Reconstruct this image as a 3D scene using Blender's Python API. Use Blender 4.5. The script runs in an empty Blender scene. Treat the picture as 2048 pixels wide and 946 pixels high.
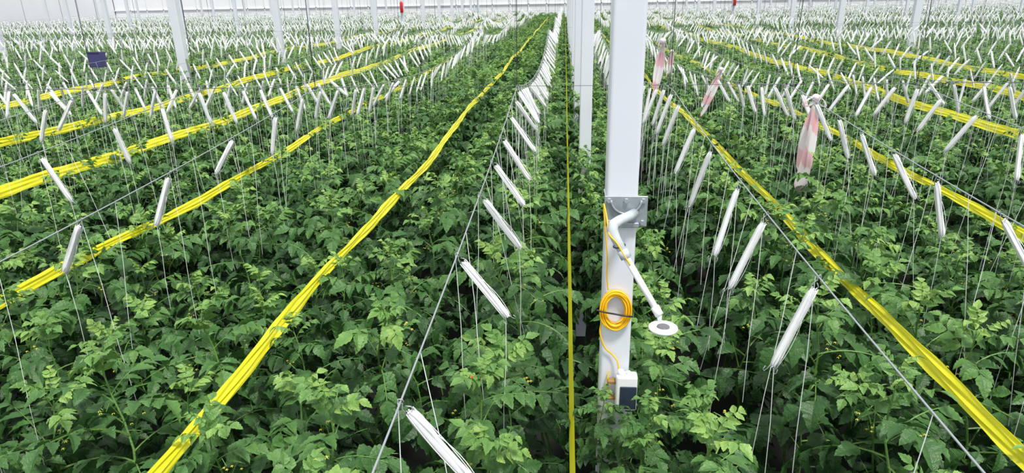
import bpy, math, random
import numpy as np
from mathutils import Vector, Matrix, Euler
random.seed(7); rng=np.random.default_rng(7)
S=bpy.context.scene
S.view_settings.view_transform='Standard'
H=3.6
# ------------------------------------------------------------ materials
def mat(name,col,rough=.5,metal=0,noise=0,nscale=20,emit=None,spec=.5,bump=0):
    m=bpy.data.materials.new(name); m.use_nodes=True
    nt=m.node_tree; b=nt.nodes['Principled BSDF']
    b.inputs['Base Color'].default_value=(*col,1); b.inputs['Roughness'].default_value=rough
    b.inputs['Metallic'].default_value=metal; b.inputs['Specular IOR Level'].default_value=spec
    if noise or bump:
        tc=nt.nodes.new('ShaderNodeTexCoord'); n=nt.nodes.new('ShaderNodeTexNoise'); n.inputs['Scale'].default_value=nscale
        n.inputs['Detail'].default_value=5
        nt.links.new(tc.outputs['Object'],n.inputs['Vector'])
        if noise:
            r=nt.nodes.new('ShaderNodeValToRGB'); a=1-noise
            r.color_ramp.elements[0].position=.3; r.color_ramp.elements[1].position=.7
            r.color_ramp.elements[0].color=(col[0]*a,col[1]*a,col[2]*a,1)
            r.color_ramp.elements[1].color=(min(1,col[0]*(1+noise*.3)),min(1,col[1]*(1+noise*.3)),min(1,col[2]*(1+noise*.3)),1)
            nt.links.new(n.outputs['Fac'],r.inputs['Fac']); nt.links.new(r.outputs['Color'],b.inputs['Base Color'])
        if bump:
            bp=nt.nodes.new('ShaderNodeBump'); bp.inputs['Strength'].default_value=bump
            nt.links.new(n.outputs['Fac'],bp.inputs['Height']); nt.links.new(bp.outputs['Normal'],b.inputs['Normal'])
    if emit:
        b.inputs['Emission Color'].default_value=(*emit[0],1); b.inputs['Emission Strength'].default_value=emit[1]
    return m
def add_translucent(m,col,f):
    nt=m.node_tree; out=[n for n in nt.nodes if n.type=='OUTPUT_MATERIAL'][0]; b=nt.nodes['Principled BSDF']
    t=nt.nodes.new('ShaderNodeBsdfTranslucent'); mx=nt.nodes.new('ShaderNodeMixShader'); mx.inputs[0].default_value=f
    if col: t.inputs['Color'].default_value=(*col,1)
    nt.links.new(b.outputs[0],mx.inputs[1]); nt.links.new(t.outputs[0],mx.inputs[2]); nt.links.new(mx.outputs[0],out.inputs[0])
    return t
M_post=mat('white_painted_steel',(.70,.73,.80),.38,0,.05,3)
M_galv=mat('galvanized_steel',(.34,.39,.42),.38,.35,.15,40)
M_wire=mat('galvanized_wire',(.42,.45,.48),.4,.6)
M_dark=mat('dark_cable',(.10,.11,.12),.6)
M_string=mat('white_string',(.90,.91,.93),.75,0,.05,60)
M_pvc=mat('grey_pvc',(.50,.54,.58),.35)
M_white=mat('white_plastic',(.78,.79,.81),.35)
M_sens=mat('sensor_center',(.13,.13,.14),.3)
M_cable=mat('yellow_cable',(.92,.52,.01),.4)
M_black=mat('black_plastic',(.015,.015,.017),.4)
M_panel=mat('solar_panel',(.025,.035,.06),.12)
M_brown=mat('brown_clip',(.30,.17,.05),.5)
M_yel=mat('yellow_sticky_film',(.97,.91,.03),.35,0,.08,9,bump=.2)
add_translucent(M_yel,(1,.95,.05),.42)
M_soil=mat('dark_ground_cover',(.014,.016,.012),.9,0,.5,6)
M_red=mat('red_paint',(.6,.02,.02),.4)
M_purple=mat('purple_crate_plastic',(.05,.045,.16),.5)
M_led=mat('red_led',(.8,0,0),.4,emit=((1,.02,.02),2))
M_wall=mat('pale_glazing',(.88,.90,.93),.3,0,.04,.6)
M_frame=mat('white_frame',(.80,.82,.84),.4)
M_petal=mat('tomato_flower',(.80,.70,.08),.5)
# leaf material
M_leaf=bpy.data.materials.new('tomato_leaf'); M_leaf.use_nodes=True
nt=M_leaf.node_tree; b=nt.nodes['Principled BSDF']
at=nt.nodes.new('ShaderNodeAttribute'); at.attribute_name='tint'
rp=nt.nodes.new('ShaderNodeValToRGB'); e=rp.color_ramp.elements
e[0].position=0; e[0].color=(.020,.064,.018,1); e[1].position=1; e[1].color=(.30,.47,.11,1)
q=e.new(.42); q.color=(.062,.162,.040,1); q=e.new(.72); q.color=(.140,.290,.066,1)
nt.links.new(at.outputs['Fac'],rp.inputs['Fac'])
tc=nt.nodes.new('ShaderNodeTexCoord'); no=nt.nodes.new('ShaderNodeTexNoise'); no.inputs['Scale'].default_value=35
nt.links.new(tc.outputs['Object'],no.inputs['Vector'])
hs=nt.nodes.new('ShaderNodeHueSaturation')
mr=nt.nodes.new('ShaderNodeMapRange'); mr.inputs[3].default_value=.75; mr.inputs[4].default_value=1.25
nt.links.new(no.outputs['Fac'],mr.inputs[0]); nt.links.new(mr.outputs[0],hs.inputs['Value']); nt.links.new(rp.outputs['Color'],hs.inputs['Color'])
nt.links.new(hs.outputs['Color'],b.inputs['Base Color']); b.inputs['Roughness'].default_value=.42
b.inputs['Specular IOR Level'].default_value=.4
bp=nt.nodes.new('ShaderNodeBump'); bp.inputs['Strength'].default_value=.35; bp.inputs['Distance'].default_value=.01
n2=nt.nodes.new('ShaderNodeTexNoise'); n2.inputs['Scale'].default_value=110; nt.links.new(tc.outputs['Object'],n2.inputs['Vector'])
nt.links.new(n2.outputs['Fac'],bp.inputs['Height']); nt.links.new(bp.outputs['Normal'],b.inputs['Normal'])
t=add_translucent(M_leaf,None,.22); nt.links.new(hs.outputs['Color'],t.inputs['Color'])
# ------------------------------------------------------------ mesh helpers
class MB:
    def __init__(s): s.v=[];s.f=[];s.m=[];s.t=[];s.n=0
    def add(s,v,f,mi=0,tint=.5):
        v=np.asarray(v,float); s.v.append(v); s.f+= [tuple(i+s.n for i in q) for q in f]
        s.m+=[mi]*len(f); s.t.append(np.full(len(v),tint) if np.isscalar(tint) else np.asarray(tint)); s.n+=len(v)
    def mesh(s,name,mats,smooth=False,tint=False):
        me=bpy.data.meshes.new(name); me.from_pydata(np.concatenate(s.v).tolist(),[],s.f)
        for m in mats: me.materials.append(m)
        me.polygons.foreach_set('material_index',s.m)
        if smooth: me.polygons.foreach_set('use_smooth',[True]*len(s.f))
        if tint:
            a=me.attributes.new('tint','FLOAT','POINT'); a.data.foreach_set('value',np.concatenate(s.t))
        me.update(); return me
def tube(pts,r,n=8,cap=True,closed=False):
    P=[Vector(p) for p in pts]; k=len(P); rs=r if hasattr(r,'__len__') else [r]*k
    V=[];F=[]; up=None
    for i,p in enumerate(P):
        a=P[(i-1)%k] if (closed or i>0) else P[i]; c=P[(i+1)%k] if (closed or i<k-1) else P[i]
        d=(c-a).normalized()
        if up is None:
            up=Vector((0,0,1)) if abs(d.z)<.9 else Vector((0,1,0))
        s=d.cross(up).normalized(); up=s.cross(d).normalized()
        for j in range(n):
            an=2*math.pi*j/n; V.append(tuple(p+(s*math.cos(an)+up*math.sin(an))*rs[i]))
    for i in range(k if closed else k-1):
        for j in range(n):
            a0=i*n+j;a1=i*n+(j+1)%n;b0=((i+1)%k)*n+j;b1=((i+1)%k)*n+(j+1)%n
            F.append((a0,a1,b1,b0))
    if cap and not closed:
        F.append(tuple(range(n))[::-1]); F.append(tuple((k-1)*n+j for j in range(n)))
    return V,F
def boxvf(c,s):
    x,y,z=c; a,b_,d=s[0]/2,s[1]/2,s[2]/2
    V=[(x+i*a,y+j*b_,z+k*d) for i in(-1,1) for j in(-1,1) for k in(-1,1)]
    return V,[(0,1,3,2),(4,6,7,5),(0,4,5,1),(2,3,7,6),(0,2,6,4),(1,5,7,3)]
def lathe(prof,c,n=32,axis='z'):
    V=[];F=[]
    for r,z in prof:
        for j in range(n):
            an=2*math.pi*j/n
            if axis=='z': V.append((c[0]+r*math.cos(an),c[1]+r*math.sin(an),c[2]+z))
            else: V.append((c[0]+r*math.cos(an),c[1]+z,c[2]+r*math.sin(an)))
    for i in range(len(prof)-1):
        for j in range(n): F.append((i*n+j,i*n+(j+1)%n,(i+1)*n+(j+1)%n,(i+1)*n+j))
    F.append(tuple(range(n))[::-1]); F.append(tuple((len(prof)-1)*n+j for j in range(n)))
    return V,F
def link(name,me,parent=None,loc=(0,0,0)):
    o=bpy.data.objects.new(name,me); S.collection.objects.link(o); o.location=loc
    if parent: o.parent=parent
    return o
def bevel(o,w,n=3):
    m=o.modifiers.new('bevel','BEVEL'); m.width=w; m.segments=n; m.limit_method='ANGLE'; return o
def simple(name,vf,m,parent=None,smooth=False,bev=0):
    B=MB(); B.add(*vf); o=link(name,B.mesh(name,[m],smooth),parent)
    if bev: bevel(o,bev)
    return o
def empty(name,loc=(0,0,0)):
    o=bpy.data.objects.new(name,None); S.collection.objects.link(o); o.location=loc; return o
def instancer(name,protos,pos,rot,scl,var):
    me=bpy.data.meshes.new(name); pos=np.asarray(pos,float); n=len(pos)
    me.vertices.add(n); me.vertices.foreach_set('co',pos.ravel())
    a=me.attributes.new('rot','FLOAT_VECTOR','POINT'); a.data.foreach_set('vector',np.asarray(rot,float).ravel())
    a=me.attributes.new('scl','FLOAT_VECTOR','POINT'); a.data.foreach_set('vector',np.asarray(scl,float).ravel())
    a=me.attributes.new('var','INT','POINT'); a.data.foreach_set('value',np.asarray(var,int).tolist())
    o=link(name,me)
    g=bpy.data.node_groups.new(name+'_gn','GeometryNodeTree')
    g.interface.new_socket('Geometry',in_out='INPUT',socket_type='NodeSocketGeometry')
    g.interface.new_socket('Geometry',in_out='OUTPUT',socket_type='NodeSocketGeometry')
    N=g.nodes; L=g.links; gi=N.new('NodeGroupInput'); go=N.new('NodeGroupOutput'); j=N.new('GeometryNodeJoinGeometry')
    def na(nm,ty):
        x=N.new('GeometryNodeInputNamedAttribute'); x.data_type=ty; x.inputs['Name'].default_value=nm; return x.outputs['Attribute']
    r=N.new('FunctionNodeEulerToRotation'); L.new(na('rot','FLOAT_VECTOR'),r.inputs[0]); sc=na('scl','FLOAT_VECTOR'); va=na('var','INT')
    for k,p in enumerate(protos):
        oi=N.new('GeometryNodeObjectInfo'); oi.inputs['Object'].default_value=p
        oi.inputs['As Instance'].default_value=True
        c=N.new('FunctionNodeCompare'); c.data_type='INT'; c.operation='EQUAL'
        ins=[s for s in c.inputs if s.type=='INT']; L.new(va,ins[0]); ins[1].default_value=k
        ip=N.new('GeometryNodeInstanceOnPoints'); L.new(gi.outputs[0],ip.inputs['Points']); L.new(oi.outputs['Geometry'],ip.inputs['Instance'])
        L.new(c.outputs[0],ip.inputs['Selection']); L.new(r.outputs[0],ip.inputs['Rotation']); L.new(sc,ip.inputs['Scale'])
        L.new(ip.outputs[0],j.inputs[0])
    L.new(j.outputs[0],go.inputs[0])
    md=o.modifiers.new('scatter','NODES'); md.node_group=g
    return o
def proto(name,me):
    o=bpy.data.objects.new(name,me); o.location=(0,20,2.5); return o
# ------------------------------------------------------------ camera
f=1300.; th=math.atan(.0826); p=math.atan(476/1300); ph=math.radians(1.0)
fw=Vector((-math.sin(th)*math.cos(p),math.cos(th)*math.cos(p),-math.sin(p)))
r0=Vector((math.cos(th),math.sin(th),0)); u0=r0.cross(fw)
r=r0*math.cos(ph)-u0*math.sin(ph); u=u0*math.cos(ph)+r0*math.sin(ph)
cam=bpy.data.objects.new('camera',bpy.data.cameras.new('camera')); S.collection.objects.link(cam); S.camera=cam
cam.data.lens=36*f/2048; cam.data.sensor_width=36; cam.data.clip_end=300
Mx=Matrix((r,u,-fw)).transposed().to_4x4(); Mx.translation=(0,0,H); cam.matrix_world=Mx
# ------------------------------------------------------------ tomato plants
def leaflet(L,W,fold,curl,tint,n=9):
    ts=np.linspace(0,1,n+1); V=[];T=[]
    for i,t_ in enumerate(ts):
        w=W*1.1*((t_/.34)**.55 if t_<.34 else max(0.0,(1-t_)/.66)**.8) if 0<t_<1 else .0004
        tooth=1.10 if i%2 else .90
        w*=tooth; sh=.035*L*(1 if i%2 else -.4)*(1-t_)
        ang=curl*t_; y=L*math.sin(ang)/curl if abs(curl)>1e-3 else L*t_; z=-L*(1-math.cos(ang))/curl if abs(curl)>1e-3 else 0
        V+=[(-w,y+sh,z+w*fold+random.uniform(-.07,.07)*W),(0,y,z),(w,y+sh,z+w*fold+random.uniform(-.07,.07)*W)]
        T+=[tint+.05,tint-.07,tint+.05]
    F=[]
    for i in range(n):
        a=i*3; F+=[(a,a+1,a+4,a+3),(a+1,a+2,a+5,a+4)]
    return np.array(V),F,np.array(T)
def leaf(L,size,tint,droop,up0,hi=True):
    """compound pinnate leaf growing along +Y"""
    B=MB(); N=9; pts=[];dirs=[]
    P=np.zeros(3); a=up0
    for i in range(N):
        pts.append(P.copy()); dirs.append(a); P=P+np.array([0,math.cos(a),math.sin(a)])*L/(N-1); a-=droop/(N-1)
    v,fc=tube([tuple(x) for x in pts],[.0030*(1-.6*i/N)*(L/.25) for i in range(N)],3,False); B.add(v,fc,0,.75)
    def place(t_,side,ln,wd):
        i=min(N-1,t_*(N-1)); k=int(i); fr=i-k; q=pts[k]*(1-fr)+pts[min(N-1,k+1)]*fr; a=dirs[k]
        v,fc,T=leaflet(ln,wd,random.uniform(.1,.5),random.uniform(.3,1.3),tint+random.uniform(-.08,.08),11 if hi else 5)
        yaw=-side*math.radians(random.uniform(45,75)) if side else random.uniform(-.2,.2)
        E=Matrix.Rotation(a,3,'X')@Matrix.Rotation(yaw,3,'Z')@Matrix.Rotation(random.uniform(-.45,.2),3,'X')@Matrix.Rotation(random.uniform(-.5,.5),3,'Y')
        v=v@np.array(E).T+q; B.add(v,fc,0,T)
    for t_ in (.28,.5,.7,.88):
        k=size*(.72+.35*math.sin(math.pi*t_))*random.uniform(.85,1.15)
        for sd in(-1,1): place(min(1,t_+random.uniform(-.03,.03)),sd,k,k*.29)
        if hi and t_<.85:
            for sd in(-1,1):
                if random.random()<.5: place(t_+.1,sd,k*.32,k*.11)
    place(1,0,size*1.15,size*.35)
    return np.concatenate(B.v),B.f,np.concatenate(B.t)
def flower(c,s):
    V=[c];F=[]
    for k in range(5):
        a=2*math.pi*k/5
        for da,rr,dz in((-.35,.5,0),(0,1,-.5),(.35,.5,0)):
            V.append((c[0]+s*rr*math.cos(a+da),c[1]+s*rr*math.sin(a+da),c[2]+dz*s))
        F.append((0,1+3*k,2+3*k,3+3*k))
    return V,F
def plant(seed,hi=True,depth=1.05):
    random.seed(seed); B=MB()
    sx=[(.02*math.sin(i*1.3+seed),.02*math.cos(i*1.1+seed),-i*.12) for i in range(int((depth+.5)/.12)+1)]
    v,fc=tube([(a,b_,c) for a,b_,c in sx],[.0035+.0006*min(8,i) for i in range(len(sx))],5,False); B.add(v,fc,0,.68)
    z=.02; ang=random.random()*6.3; i=0
    while z>-depth:
        ang+=2.4+random.uniform(-.5,.5); dz=-z
        young=max(0,1-dz/.28)
        L=(.11+.25*min(1,max(0,dz+.02)/.3))*random.uniform(.75,1.2); size=(.045+.066*min(1,max(0,dz)/.22))*random.uniform(.8,1.2)
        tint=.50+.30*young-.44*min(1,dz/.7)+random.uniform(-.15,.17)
        up=.35+.9*young+random.uniform(-.25,.35); dr=.7+1.0*random.random()*(1-young*.4)
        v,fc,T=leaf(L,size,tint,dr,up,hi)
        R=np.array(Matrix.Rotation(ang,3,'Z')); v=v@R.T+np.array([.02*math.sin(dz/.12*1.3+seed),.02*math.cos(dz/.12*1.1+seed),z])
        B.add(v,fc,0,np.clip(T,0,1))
        z-=random.uniform(.038,.07) if dz>.06 else .022; i+=1
    for k in range(2):
        a=random.random()*6.3; rr=random.uniform(.06,.16); c=(rr*math.cos(a),rr*math.sin(a),random.uniform(-.25,.0))
        v,fc=tube([(0,0,c[2]-.05),(c[0]*.6,c[1]*.6,c[2]+.01),(c[0],c[1],c[2]-.01)],.0018,3,False); B.add(v,fc,0,.8)
        for q in range(3):
            cc=(c[0]+random.uniform(-.03,.03),c[1]+random.uniform(-.03,.03),c[2]+random.uniform(-.03,.01)); v,fc=flower(cc,.009); B.add(v,fc,1,.5)
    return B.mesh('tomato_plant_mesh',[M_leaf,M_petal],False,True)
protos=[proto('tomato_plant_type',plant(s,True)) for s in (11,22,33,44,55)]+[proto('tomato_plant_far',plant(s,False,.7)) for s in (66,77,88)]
random.seed(3)
rows=[]
x=-.25
while x>-46: rows.append(x); x-=.72 if x>-1.2 else .66
x=.53
while x<46: rows.append(x); x+=.80 if x<1 else .66
pos=[];rot=[];scl=[];var=[]
for X in rows:
    lim=72; y=.9+random.random()*.3
    while y<lim:
        if abs(X)<6+y*.95:
            near=y<13
            dx=random.gauss(0,.10); 
            top=H-1.57+random.gauss(0,.12)+.06*math.sin(y*.9+X*2)
            if X==-.25: top-=.08; dx*=.5
            if abs(X-.53)<.01:
                top-=.08+(.22 if y<1.9 else 0); dx*=.5
            pos.append((X+dx,y+random.gauss(0,.05),top))
            rot.append((random.gauss(0,.14),random.gauss(0,.14),random.random()*6.3))
            s=random.uniform(.82,1.15)*(1 if near else 1.1); scl.append((s,s,s))
            var.append(random.randrange(5) if near else 5+random.randrange(3))
        y+=.35 if y<13 else (.36 if y<30 else .5)
for y in (5.9,6.2,6.45,7.0,10.2,10.5,14.5,15.5,19,23):   # growth round the feet of the inner posts
    pos.append((.2+random.uniform(-.05,.05),y,H-1.50)); rot.append((0,0,random.random()*6)); scl.append((.8,.8,.9)); var.append(random.randrange(5))
for y in (5.1,5.5):
    pos.append((.22,y,H-1.60)); rot.append((0,0,random.random()*6)); scl.append((.7,.7,.9)); var.append(random.randrange(5))
for (x_,y_,d_,s_) in((.165,2.22,1.50,.42),(.335,2.15,1.50,.55),(.30,2.08,1.62,.6)):
    pos.append((x_,y_,H-d_)); rot.append((0,0,random.random()*6)); scl.append((s_,s_,s_)); var.append(random.randrange(5))
for y_ in (1.95,2.7,3.5):   # shoots overtopping the nearest ribbon
    pos.append((-1.30+random.uniform(-.04,.04),y_,H-1.50)); rot.append((random.gauss(0,.1),-.1,random.random()*6)); scl.append((.75,.75,.8)); var.append(random.randrange(5))
instancer('tomato_plants',protos,pos,rot,scl,var)
# ------------------------------------------------------------ wires
LS=12.; Y0=5.9-LS
def wz(X,y):
    t_=((y-Y0)%LS)/LS
    return H-(.74+.27*4*t_*(1-t_)*(1 if y<5.9 else 1.35))
pairs=[(-.42,.93),(-3.4,-2.27),(1.96,3.0)]
for k in range(0,18): pairs.append((-5.4-2.1*k,-4.4-2.1*k)); pairs.append((4.05+2.1*k,5.05+2.1*k))
B=MB()
for pr in pairs:
    for X in pr:
        pts=[(X,y,wz(X,y)) for y in np.arange(-.7,71,.4)]
        v,fc=tube(pts,.0032,6 if abs(X)<7 else 3); B.add(v,fc)
link('crop_wires',B.mesh('crop_wires',[M_wire],True))
B=MB()
for Y in np.arange(5.9,72,LS):
    v,fc=tube([(x_,Y,H-.735) for x_ in np.arange(-30,31,1)],.0022,4); B.add(v,fc)
    for pr in pairs:
        for X in pr:
            if abs(X)>16: continue
            dx=random.uniform(-.05,.05)
            v,fc=tube([(X,Y,wz(X,Y)),(X+dx,Y,H+2.4)],.0032,4); B.add(v,fc)
            v,fc=tube([(X,Y,wz(X,Y)),(X-.02,Y+.03,wz(X,Y)+.16),(X+dx+.03,Y+.02,H+2.4)],.002,4); B.add(v,fc)
            v,fc=boxvf((X,Y,wz(X,Y)),(.02,.03,.025)); B.add(v,fc)
link('suspension_cables',B.mesh('suspension_cables',[M_dark],True))
# ------------------------------------------------------------ bobbins
def bobbin(hi,seed):
    random.seed(seed); B=MB(); L=.30; z1=-.04
    n=28 if hi else 8; k=16 if hi else 5; V=[];F=[]
    phs=[random.uniform(-1,1) for _ in range(n)]
    for i in range(k):
        t_=i/(k-1)
        if hi: t_=.5-.5*math.cos(math.pi*t_)
        e=(1-abs(2*t_-1)**14)*.45+.55
        for j in range(n):
            a=2*math.pi*j/n; rg=(1+.12*(1 if j%2 else -1)+.05*phs[j]) if hi else 1
            c_,s_=math.cos(a),math.sin(a); c_=math.copysign(abs(c_)**.7,c_); s_=math.copysign(abs(s_)**.7,s_)
            V.append((.0145*e*rg*c_*(1+.10*math.sin(t_*4+seed))+(.002*math.sin(t_*5+seed)),.0085*e*rg*s_,z1-L*t_+.004*(phs[j] if t_ in(0,1) else 0)))
    for i in range(k-1):
        for j in range(n): F.append((i*n+j,i*n+(j+1)%n,(i+1)*n+(j+1)%n,(i+1)*n+j))
    F.append(tuple(range(n))); F.append(tuple((k-1)*n+j for j in range(n))[::-1])
    B.add(V,F,0)
    if hi:
        for q in range(6):
            ox=random.uniform(-.014,.014); oy=random.choice((-1,1))*.009; bow=random.uniform(-.008,.008)
            pts=[(ox+bow*math.sin(math.pi*t_),oy*(1+.2*math.sin(3*t_)),z1+.004-(L-.0)*t_) for t_ in np.linspace(0,1,8)]
            v,fc=tube(pts,.0013,4); B.add(v,fc,0)
        pts=[(.016+.010*math.sin(math.pi*t_),.0,z1-L*(.35+.67*t_)) for t_ in np.linspace(0,1,8)]
        v,fc=tube(pts,.0011,4); B.add(v,fc,0)
        pts=[(-.012,0,z1-.01),(-.010,0,z1+.018),(-.002,0,z1+.03),(0,0,-.008),(-.006,0,.005),(.0,0,.010),(.007,0,.004),(.006,0,-.006)]
        v,fc=tube(pts,.0018,5); B.add(v,fc,1)
        pts=[(.012,0,z1-.01),(.012,0,z1+.012),(.002,0,z1+.022)]
        v,fc=tube(pts,.0018,5); B.add(v,fc,1)
        zb=z1-L
        for sx in(-1,1):
            pts=[(sx*.009,0,zb+.01),(sx*.014,0,zb-.014),(sx*.019,.004,zb-.028),(sx*.026,.004,zb-.022),(sx*.023,.004,zb-.008)]
            v,fc=tube(pts,.0015,5); B.add(v,fc,1)
    else:
        v,fc=tube([(0,0,.005),(0,0,z1)],.002,3); B.add(v,fc,1)
    return B.mesh('string_bobbin_mesh',[M_string,M_wire],hi)
bp_=[proto('string_bobbin_type',bobbin(True,s)) for s in(1,2,3)]+[proto('string_bobbin_far',bobbin(False,9))]
sp=MB(); v,fc=tube([(0,0,0),(.004,.002,-.33),(-.003,0,-.66),(0,0,-1)],.0014,4,False); sp.add(v,fc)
sproto=[proto('plant_string_type',sp.mesh('plant_string_mesh',[M_string],False))]
random.seed(21)
pos=[];rot=[];scl=[];var=[]; spos=[];srot=[];sscl=[]
for pi_,pr in enumerate(pairs):
    for sd,X in enumerate(pr):
        if X==-.42: ys=[.62,1.43,2.40,3.15,3.75,4.3,4.95,5.45,5.85]
        elif X==.93: ys=[1.2,2.24,2.9,3.39,4.09,4.64,5.35,5.75]
        elif X==-2.27: ys=[2.0,2.75,3.5,4.3,5.0,5.6]
        elif X==-3.4: ys=[2.9,3.9,4.66,5.3,5.9]
        else: ys=[1.5]
        y=ys[-1]+.45
        while y<70: 
            ys.append(y); y+=random.uniform(.32,.58) if y<20 else random.uniform(.28,.5)
        for y in ys:
            if abs(X)>4+y*.95: continue
            z=wz(X,y); lean=(-1 if sd==0 else 1)*math.radians(random.gauss(33 if sd==0 else 17,2.5) if pi_==0 else random.gauss(24,10))
            pos.append((X,y,z)); rz=random.gauss(0,.35) if y>6 else random.gauss(0,.1)
            rx=random.gauss(0,.10)
            rot.append((rx,lean,rz)); s=random.uniform(.94,1.08)*(1.2 if pi_==0 and sd==1 else 1.0); scl.append((1.05 if y<12 else 1.5,1.05 if y<12 else 1.5,s*(1 if y<12 else 1.1)))
            var.append(random.randrange(3) if y<10 else 3)
            if y<45:
                ln=random.uniform(.85,1.1); spos.append((X-.01,y+.01,z)); srot.append((random.gauss(0,.03),random.gauss(0,.03),0)); sscl.append((1,1,ln))
                if y<25 or random.random()<.4:
                    E=Euler((rx,lean,rz)).to_matrix()@Vector((0,0,-.33*s))
                    spos.append((X+E.x,y+E.y,z+E.z)); srot.append((random.gauss(0,.03),random.gauss(0,.03),0)); sscl.append((1,1,random.uniform(.55,.85)))
                if y<20:
                    spos.append((X,y+.25,wz(X,y+.25))); srot.append((random.gauss(0,.04),(-1 if sd==0 else 1)*random.uniform(0,.25),0)); sscl.append((1,1,1.0))
instancer('string_bobbins',bp_,pos,rot,scl,var)
instancer('plant_strings',sproto,spos,srot,sscl,[0]*len(spos))
# ------------------------------------------------------------ yellow sticky ribbons
random.seed(5)
for X in (.045,-1.42,-3.15,-4.65,-6.4,-9.1,1.68,3.2,5.0,6.7,8.4):
    B=MB(); V=[];F=[]; ys=np.arange(.8,60 if X!=.045 else 68,.05); n=len(ys); a1,a2,a3=[random.random()*6 for _ in range(3)]
    cen=X==.045; K=7; far=abs(X)>4
    sg=1 if X<0 else -1
    for i,y in enumerate(ys):
        z=H-(1.57 if not far else 1.48)+.03*math.sin(y*.8+a1)+.010*math.sin(y*2.9+a2)
        tl=(.13+.03*math.sin(y*.7)) if cen else -sg*.45+.12*math.sin(y*.9+a2)+.14*math.sin(y*2.3+a3)
        hh=.055 if cen else (.033+.004*math.sin(y*3.3+a2) if not far else .052)
        for k in range(K):
            s=-1+2*k/(K-1)
            w=.0045*(1 if k%2 else -1)+.004*math.sin(y*9+k*1.9+a3)
            V.append((X+math.sin(tl)*hh*s+(0 if cen else w+.01*math.sin(y*1.3+a1)),y,z+math.cos(tl)*hh*s*(1+.10*math.sin(y*7+a1+k)*math.sin(y*17))))
    for i in range(n-1):
        for k in range(K-1): F.append((i*K+k,(i+1)*K+k,(i+1)*K+k+1,i*K+k+1))
    B.add(V,F); link('yellow_sticky_ribbon',B.mesh('yellow_sticky_ribbon',[M_yel],False))
# ------------------------------------------------------------ posts
def post(X,Y,w,d,name='greenhouse_post',h=6):
    o=simple(name,boxvf((0,0,h/2),(w,d,h)),M_post,bev=.012); o.location=(X,Y,0); return o
mp=post(.2175,2.37,.116,.11)
for y in(6.6,10.8,15.0,19.2,23.4,27.6,31.8,36,40.2,44.4,50,56,62): post(.22,y,.12,.12)
for X in(-8.35,9.7,-17.5,19.3,-26.95,28.7,-36.4):
    for k in range(11):
        Y=(14.15 if X==-8.35 else 14.6)+5.2*k
        post(X,Y,.19 if abs(X)<10 else .15,.16)
# ------------------------------------------------------------ sensor bracket on main post
yf=2.315
br=empty('sensor_mounting_bracket')
simple('back_plate',boxvf((.232,yf-.004,H-.745),(.158,.006,.118)),M_galv,br,bev=.006)
B=MB()
for dx in(-.062,.0,.062):
    for dz in(-.042,.042):
        if dx==0 and dz<0: continue
        v,fc=lathe([(.009,-.010),(.009,-.004),(.010,-.003),(.010,.0)],(.232+dx,yf-.006,H-.745+dz),6,'y'); B.add(v,fc)
link('bolts',B.mesh('bolts',[M_galv]),br)
pts=[(.232+.055*math.cos(a),yf-.014,H-.70-.052*math.sin(a)) for a in np.linspace(0,math.pi,16)]
simple('gusset_arc',tube(pts,.005,6),M_galv,br,True)
simple('lower_clamp',boxvf((.232,yf-.012,H-.795),(.10,.016,.02)),M_galv,br,bev=.004)
simple('upper_band',boxvf((.2175,2.37,H-.695),(.122,.118,.006)),M_post,br,bev=.002)
arm=[(.262,yf-.01,H-.752),(.235,2.24,H-.742),(.195,2.165,H-.733),(.176,2.143,H-.738),(.172,2.135,H-.757),(.184,2.125,H-.785),(.2148,2.10,H-.835)]
simple('elbow_pipe',tube(arm,[.019,.018,.018,.019,.019,.017,.016],18),M_pvc,br,True)
simple('pipe_collar',tube([(.205,2.106,H-.82),(.220,2.096,H-.845)],.019,18),M_pvc,br,True)
simple('extension_pole',tube([(.2148,2.10,H-.835),(.326,1.998,H-1.005)],.0115,14),M_white,br,True)
simple('pole_collar',tube([(.313,2.010,H-.985),(.329,1.995,H-1.010)],.015,14),M_white,br,True)
simple('neck',tube([(.327,1.997,H-1.006),(.331,1.993,H-1.030)],[.010,.007],10),M_white,br,True)
c=(.337,1.955,H-1.036)
simple('sensor_disc',lathe([(.0215,.001),(.0235,.006),(.045,.005),(.048,.003),(.048,-.003),(.045,-.006),(.02,-.008)],c,40),M_white,br,True)
simple('sensor_center',lathe([(.0205,.0),(.0205,.0065),(.018,.0075)],c,32),M_sens,br,True)
simple('zip_tie',tube([(.196+.02*math.cos(a),2.118+.02*math.sin(a),H-.808+.004*math.cos(a)) for a in np.linspace(0,2*math.pi,16,endpoint=False)],.0025,5,closed=True),M_black,br,True)
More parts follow.
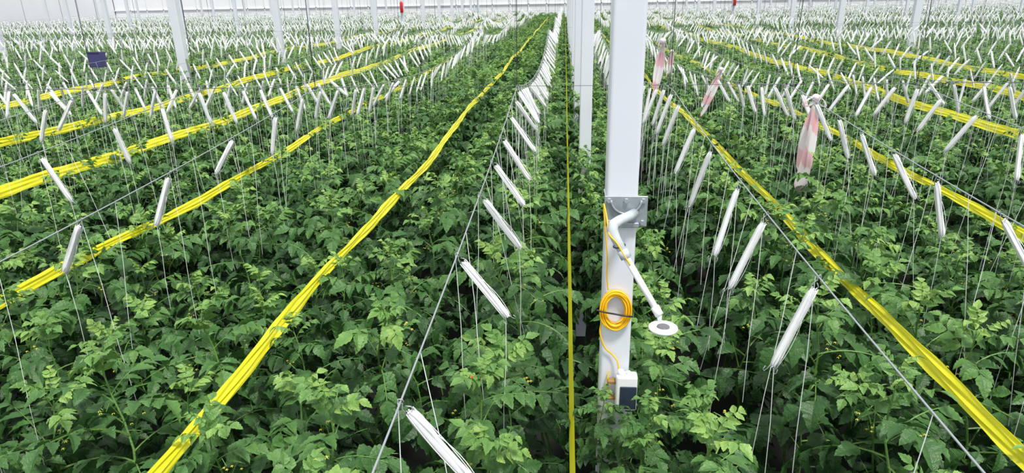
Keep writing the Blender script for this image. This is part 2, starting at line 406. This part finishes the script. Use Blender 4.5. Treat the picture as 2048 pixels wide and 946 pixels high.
# ------------------------------------------------------------ yellow cable + coil
yc=empty('yellow_sensor_cable')
def spl(P,n=12):
    P=[Vector(q) for q in P]; out=[]
    for i in range(len(P)-1):
        a=P[max(0,i-1)];b_=P[i];c_=P[i+1];d=P[min(len(P)-1,i+2)]
        for k in range(n):
            t_=k/n; out.append(tuple(.5*((2*b_)+(c_-a)*t_+(2*a-5*b_+4*c_-d)*t_*t_+(3*b_-a-3*c_+d)*t_**3)))
    out.append(tuple(P[-1])); return out
yy=yf-.012
simple('cable_upper',tube(spl([(.232,2.072,H-.86),(.205,2.088,H-.82),(.185,2.10,H-.79),(.160,2.12,H-.765),(.156,2.18,H-.735),(.150,yy,H-.715),(.158,yy,H-.80),(.170,yy,H-.92),(.172,yy,H-1.0),(.178,yy,H-1.06)]),.0030,6),M_cable,yc,True)
B=MB(); random.seed(4)
for k in range(15):
    rx=.038+.0016*k+random.uniform(-.001,.001); rz=.060+.0018*k+random.uniform(-.002,.002); ox=random.uniform(-.003,.003); oz=random.uniform(-.004,.004)
    pts=[(.2085+ox+rx*math.cos(a),yf-.010-.006*(k%3)-.003*math.sin(a*2+k),H-1.145+oz+rz*math.sin(a)) for a in np.linspace(0,2*math.pi,40,endpoint=False)]
    v,fc=tube(pts,.0034,6,closed=True); B.add(v,fc)
link('cable_coil',B.mesh('cable_coil',[M_cable],True),yc)
simple('coil_tie',tube(spl([(.135,yf-.03,H-1.14),(.17,yf-.036,H-1.146),(.21,yf-.03,H-1.156),(.25,yf-.036,H-1.16),(.275,yf-.03,H-1.165)]),.0035,6),M_black,yc,True)
simple('cable_lower',tube(spl([(.165,yy,H-1.18),(.152,yy,H-1.24),(.172,yy,H-1.31),(.205,yy,H-1.345),(.225,yy-.01,H-1.37),(.232,yy-.02,H-1.41)]),.0032,6),M_cable,yc,True)
simple('cable_loop',tube(spl([(.195,yy,H-1.42),(.188,yy-.01,H-1.46),(.198,yy,H-1.52),(.215,yy-.01,H-1.55)]),.003,6),M_cable,yc,True)
# ------------------------------------------------------------ logger box
lb=empty('solar_data_logger')
simple('housing',boxvf((.262,2.272,H-1.492),(.084,.05,.158)),M_white,lb,bev=.009)
simple('solar_panel',boxvf((.268,2.245,H-1.508),(.066,.006,.104)),M_panel,lb,bev=.003)
simple('top_knob',lathe([(.012,0),(.014,.006),(.012,.02),(.006,.024)],(.238,2.27,H-1.415),16),M_white,lb,True)
simple('cable_gland',lathe([(.008,0),(.008,.016)],(.268,2.27,H-1.415),12),M_white,lb,True)
simple('clip',boxvf((.205,2.285,H-1.455),(.034,.03,.014)),M_brown,lb,bev=.003)
simple('clip_lower',boxvf((.207,2.285,H-1.53),(.03,.03,.012)),M_brown,lb,bev=.003)
# ------------------------------------------------------------ barrier tape
M_tape=mat('red_white_barrier_tape',(.9,.9,.9),.4); nt=M_tape.node_tree; b=nt.nodes['Principled BSDF']
tc=nt.nodes.new('ShaderNodeTexCoord'); w=nt.nodes.new('ShaderNodeTexWave'); w.wave_type='BANDS'; w.bands_direction='DIAGONAL'; w.inputs['Scale'].default_value=1.9; w.inputs['Distortion'].default_value=1.5
rr=nt.nodes.new('ShaderNodeValToRGB'); rr.color_ramp.elements[0].color=(.90,.85,.88,1); rr.color_ramp.elements[1].color=(.88,.50,.56,1); rr.color_ramp.elements[0].position=.5; rr.color_ramp.elements[1].position=.66
nt.links.new(tc.outputs['Object'],w.inputs['Vector']); nt.links.new(w.outputs['Fac'],rr.inputs['Fac']); nt.links.new(rr.outputs['Color'],b.inputs['Base Color'])
add_translucent(M_tape,(.9,.75,.78),.25)
def tape(loc,L,wd,lean=0,seed=0):
    random.seed(seed); B=MB(); n=24
    for s in range(2):
        V=[];F=[]; Ls=L*(1,.8)[s]
        for i in range(n):
            t_=i/(n-1); tw=.6*math.sin(t_*3+seed+s); ww=wd*(.35+.65*min(1,t_*3))*(1-.1*s)*(1 if t_<.93 else (1-t_)/.07*.7+.3)
            for k in range(5):
                a=(k-2)/2*ww/2; V.append((a*math.cos(tw)+lean*t_*L+.02*math.sin(t_*4+s*2),a*math.sin(tw)+.012*math.cos(k*2.2+t_*4)+.02*s,-Ls*t_+.004*k))
        for i in range(n-1):
            for k in range(4): F.append((i*5+k,i*5+k+1,(i+1)*5+k+1,(i+1)*5+k))
        B.add(V,F)
    B.add(*lathe([(.01,.03),(.028,.02),(.032,0),(.025,-.02),(.01,-.03)],(0,0,0),10))
    for sgn in(-1,1):
        V=[];F=[]
        for i in range(13):
            a=i/12*2*math.pi*.9
            x_=sgn*wd*.62*(1-math.cos(a))/1.6; z_=.03*math.sin(a)-.05*(1-math.cos(a))*.6
            V+=[(x_,-.025,z_),(x_,.025,z_+.006*math.sin(i*3))]
        for i in range(12): F.append((2*i,2*i+1,2*i+3,2*i+2))
        B.add(V,F)
    o=link('barrier_tape',B.mesh('barrier_tape',[M_tape],True)); o.location=loc
tape((2.0,5.41,wz(0,5.41)),.78,.11,-.02,1)
tape((2.04,8.9,wz(0,8.9)+.10),.62,.07,-.30,2)
tape((1.96,12.5,wz(0,12.5)+.15),.45,.08,-.1,3)
tape((.97,6.8,H-.42),.58,.06,-.08,4)
# ------------------------------------------------------------ little things
cr=empty('crate_trolley',(-10.0,13.7,H-1.08)); 
for nm,cc,ss in(('front',(0,-.1,0),(.26,.02,.3)),('back',(0,.1,0),(.26,.02,.3)),('left',(-.12,0,0),(.02,.19,.3)),('right',(.12,0,0),(.02,.19,.3)),('base',(0,0,-.15),(.25,.2,.02)),('rim',(0,-.115,.15),(.28,.02,.03))):
    simple(nm,boxvf(cc,ss),M_purple,cr,bev=.005)
for i,(a,b_) in enumerate(((-.11,-.09),(.11,-.09),(-.11,.09),(.11,.09))):
    simple('leg_%d'%(i+1),boxvf((a,b_,-.15-1.185),(.02,.02,2.37)),M_galv,cr)
for (X,Y) in((-8.35,34.95),(9.7,40.6)):
    o=simple('fire_extinguisher',lathe([(.02,.26),(.05,.24),(.08,.17),(.08,-.26),(.06,-.29)],(0,0,0),16),M_red,None,True); o.location=(X,Y-.17,H-.3)
o=simple('indicator_light',lathe([(.003,.003),(.004,0),(.003,-.003)],(0,0,0),12),M_led,None,True); o.location=(-.35,2.2,H-1.40)
# ------------------------------------------------------------ ground & walls
simple('ground',boxvf((0,35,-.05),(110,90,.1)),M_soil)
simple('wall_back',boxvf((0,76,3),(110,.1,6)),M_wall)
simple('wall_left',boxvf((-52,35,3),(.1,82,6)),M_wall)
simple('wall_right',boxvf((52,35,3),(.1,82,6)),M_wall)
B=MB()
for x_ in np.arange(-52,53,2): B.add(*boxvf((x_,75.9,3),(.10,.1,6)))
for z_ in(1.2,3.0,4.6): B.add(*boxvf((0,75.9,z_),(104,.1,.1)))
link('trim_1',B.mesh('trim_1',[M_frame]))
# ------------------------------------------------------------ light
W=bpy.data.worlds.new('world'); S.world=W; W.use_nodes=True; bg=W.node_tree.nodes['Background']
bg.inputs[0].default_value=(.92,.95,1,1); bg.inputs[1].default_value=1.1
L=bpy.data.lights.new('sun','SUN'); L.energy=3.8; L.angle=math.radians(10); L.color=(1,.97,.9)
lo=bpy.data.objects.new('sun',L); S.collection.objects.link(lo); lo.rotation_euler=Euler((math.radians(20),math.radians(14),0)); lo.location=(0,0,12)
